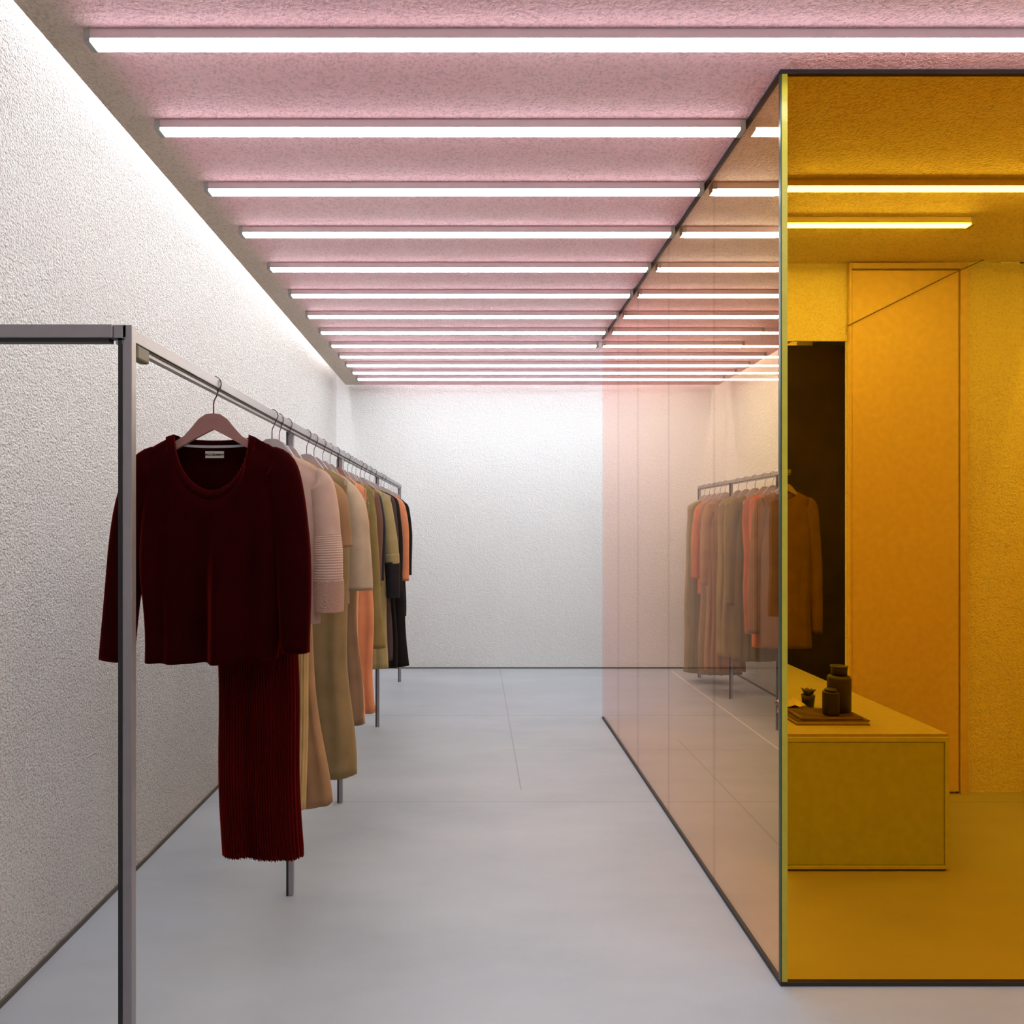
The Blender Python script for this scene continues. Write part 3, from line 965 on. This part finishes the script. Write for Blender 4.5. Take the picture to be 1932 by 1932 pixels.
# khaki coat with charcoal cuffs
s = spec(sw=0.160, wc=0.15, ww=0.15, wh=0.16, hem=-1.09, dh=0.05, amp=0.007)
t, _ = garment('coat', 'khaki coat with a charcoal knit cuff on its sleeve, far half of the left rack', 'coat', X, 3.95, 0, M['khaki'], s, None, G, seed=42)
rnd = random.Random(43)
for sd in (-1, 1):
    p = [(sd * 0.100, 0, -0.138), (sd * 0.138, 0, -0.156), (sd * 0.180, -0.01, -0.42), (sd * 0.192, -0.01, -0.69)]
    ra = [(0, 0.038), (0.2, 0.045), (0.6, 0.042), (1, 0.036)]
    rb = [(0, 0.004), (0.14, 0.010), (0.32, 0.035), (1, 0.034)]
    sv = obj('sleeve', sleeve_mesh(p, ra, rb, rnd, 0, 0.70, 0.05, lip=False), M['khaki'], t, True)
    obj('sleeve_band', sleeve_mesh(p, ra, rb, rnd, 0.69, 0.75, 0.03, 1.05, m=6, lip=False), M['khaki'], sv, True)
    tag(obj('knit_cuff', sleeve_mesh(p, ra, rb, rnd, 0.74, 1.0, 0.06, 1.08), M['charcoal'], sv, True), 'charcoal knitted cuff')
hanger(X, 3.95, 0, 'khaki coat with charcoal cuffs', 'wood_grey', 'wooden')

simple('dress', 'aubergine brown dress, next behind the khaki coat', 'dress', 4.11, 'aubergine',
       spec(sw=0.165, wc=0.16, ww=0.15, wh=0.165, hem=-1.08), long_sleeves(0.16, -0.10, -0.7, 0.0), seed=44)
simple('dress', 'black ribbed dress, nearer of the black dresses by the fourth post', 'dress', 4.30, 'black_rib',
       spec(sw=0.165, wc=0.165, ww=0.16, wh=0.17, hem=-1.16, amp=0.012, fold=14), long_sleeves(0.16, -0.10, -0.7, 0.01), seed=45)
simple('dress', 'long black flared dress, its hem beside the fourth post', 'dress', 4.50, 'black',
       spec(sw=0.165, wc=0.165, ww=0.175, wh=0.232, hem=-1.19, amp=0.015, fold=14, dh=0.055), seed=46)
simple('shirt', 'salmon shirt among the black clothes, at the end of the left rack', 'shirt', 4.82, 'peach',
       spec(sw=0.165, wc=0.165, ww=0.15, wh=0.155, hem=-0.75), long_sleeves(0.160, -0.10, -0.66, 0.004, 0.042, 0.032), seed=47)
simple('coat', 'black coat, outermost sleeve at the far end of the left rack', 'coat', 4.985, 'black',
       spec(sw=0.165, wc=0.165, ww=0.15, wh=0.15, hem=-0.85), long_sleeves(0.165, -0.10, -0.63, 0.002, 0.042, 0.034), seed=48)
simple('dress', 'narrow cocoa dress, hidden behind the black coat', 'dress', 5.24, 'cocoa', spec(sw=0.12, nw=0.05, wc=0.11, ww=0.11, wh=0.11, hem=-1.0), seed=49)
simple('dress', 'narrow black dress, last before the end post of the left rack', 'dress', 5.55, 'black', spec(sw=0.10, nw=0.045, wc=0.095, ww=0.095, wh=0.1, hem=-1.0), seed=50)
for k, y in enumerate((5.36, 5.44, 5.66, 5.76, 5.86)):
    t = hanger(LX, y, 0, 'x', 'wood_grey')
    t['label'] = 'empty hanger near the far end of the left rail, only its hook showing'
    t['group'] = 'empty hangers at the end of the left rail'
    t.scale = (0.35, 1, 1)

# --- right rack, seen through the glass
GR = 'clothes on the right rack'
def rsimple(name, label, cat, y, mat, s, sl=None, seed=0, rz=0.0, **k):
    return simple(name, label, cat, y, mat, s, sl, x=RX, rz=rz, seed=seed, group=GR, **k)
rsimple('coat', 'camel long sleeved coat seen through the amber glass, nearest on the right rack', 'coat', 4.50, 'camel',
        spec(sw=0.185, wc=0.175, ww=0.175, wh=0.17, hem=-1.072, amp=0.008, fold=10), long_sleeves(0.185, -0.105, -0.98, 0.022, 0.047, 0.036), seed=61)
rsimple('dress', 'orange dress at the corner edge, just behind the camel coat', 'dress', 4.69, 'orange',
        spec(sw=0.17, wc=0.165, ww=0.155, wh=0.15, hem=-1.10, amp=0.01, fold=16), seed=62)
rsimple('dress', 'rust dress, between the orange dress and the moss one', 'dress', 4.82, 'rust',
        spec(sw=0.165, wc=0.16, ww=0.15, wh=0.145, hem=-1.03, amp=0.01), seed=63)
rsimple('dress', 'moss green dress with a low hem, next behind the rust dress', 'dress', 4.99, 'moss',
        spec(sw=0.17, wc=0.165, ww=0.165, wh=0.18, hem=-1.25, amp=0.012, fold=14), long_sleeves(0.165, -0.10, -0.85, 0.01), seed=64)
rsimple('coat', 'broad olive coat, in front of the middle post of the right rack', 'coat', 5.15, 'olive',
        spec(sw=0.17, wc=0.17, ww=0.17, wh=0.185, hem=-1.25, amp=0.012, fold=12), seed=65)
rsimple('dress', 'pale khaki dress, closest to the middle post of the right rack', 'dress', 5.31, 'khaki_pale',
        spec(sw=0.16, wc=0.16, ww=0.16, wh=0.175, hem=-1.27, amp=0.012), seed=66)
rsimple('dress', 'brown dress, just behind the middle post of the right rack', 'dress', 5.58, 'tan',
        spec(sw=0.16, wc=0.16, ww=0.16, wh=0.17, hem=-1.45, amp=0.012), long_sleeves(0.155, -0.1, -0.75, 0.01), seed=67)
rsimple('dress', 'long olive brown dress, right behind the middle post\'s brown one', 'dress', 5.70, 'olive_brown',
        spec(sw=0.165, wc=0.165, ww=0.165, wh=0.18, hem=-1.50, amp=0.012), seed=68)
rsimple('shirt', 'orange shirt among the long olive dresses, near the end of the right rack', 'shirt', 5.83, 'orange',
        spec(sw=0.155, wc=0.15, ww=0.15, wh=0.15, hem=-0.85, amp=0.01), long_sleeves(0.15, -0.1, -0.72, 0.015), seed=69)
rsimple('dress', 'long moss green dress, last but one on the right rack', 'dress', 5.96, 'moss',
        spec(sw=0.165, wc=0.165, ww=0.165, wh=0.185, hem=-1.54, amp=0.012), seed=70)
rsimple('dress', 'long pale khaki dress, farthest on the right rack beside its end post', 'dress', 6.09, 'khaki_pale',
        spec(sw=0.16, wc=0.16, ww=0.165, wh=0.19, hem=-1.56, amp=0.012), seed=71)
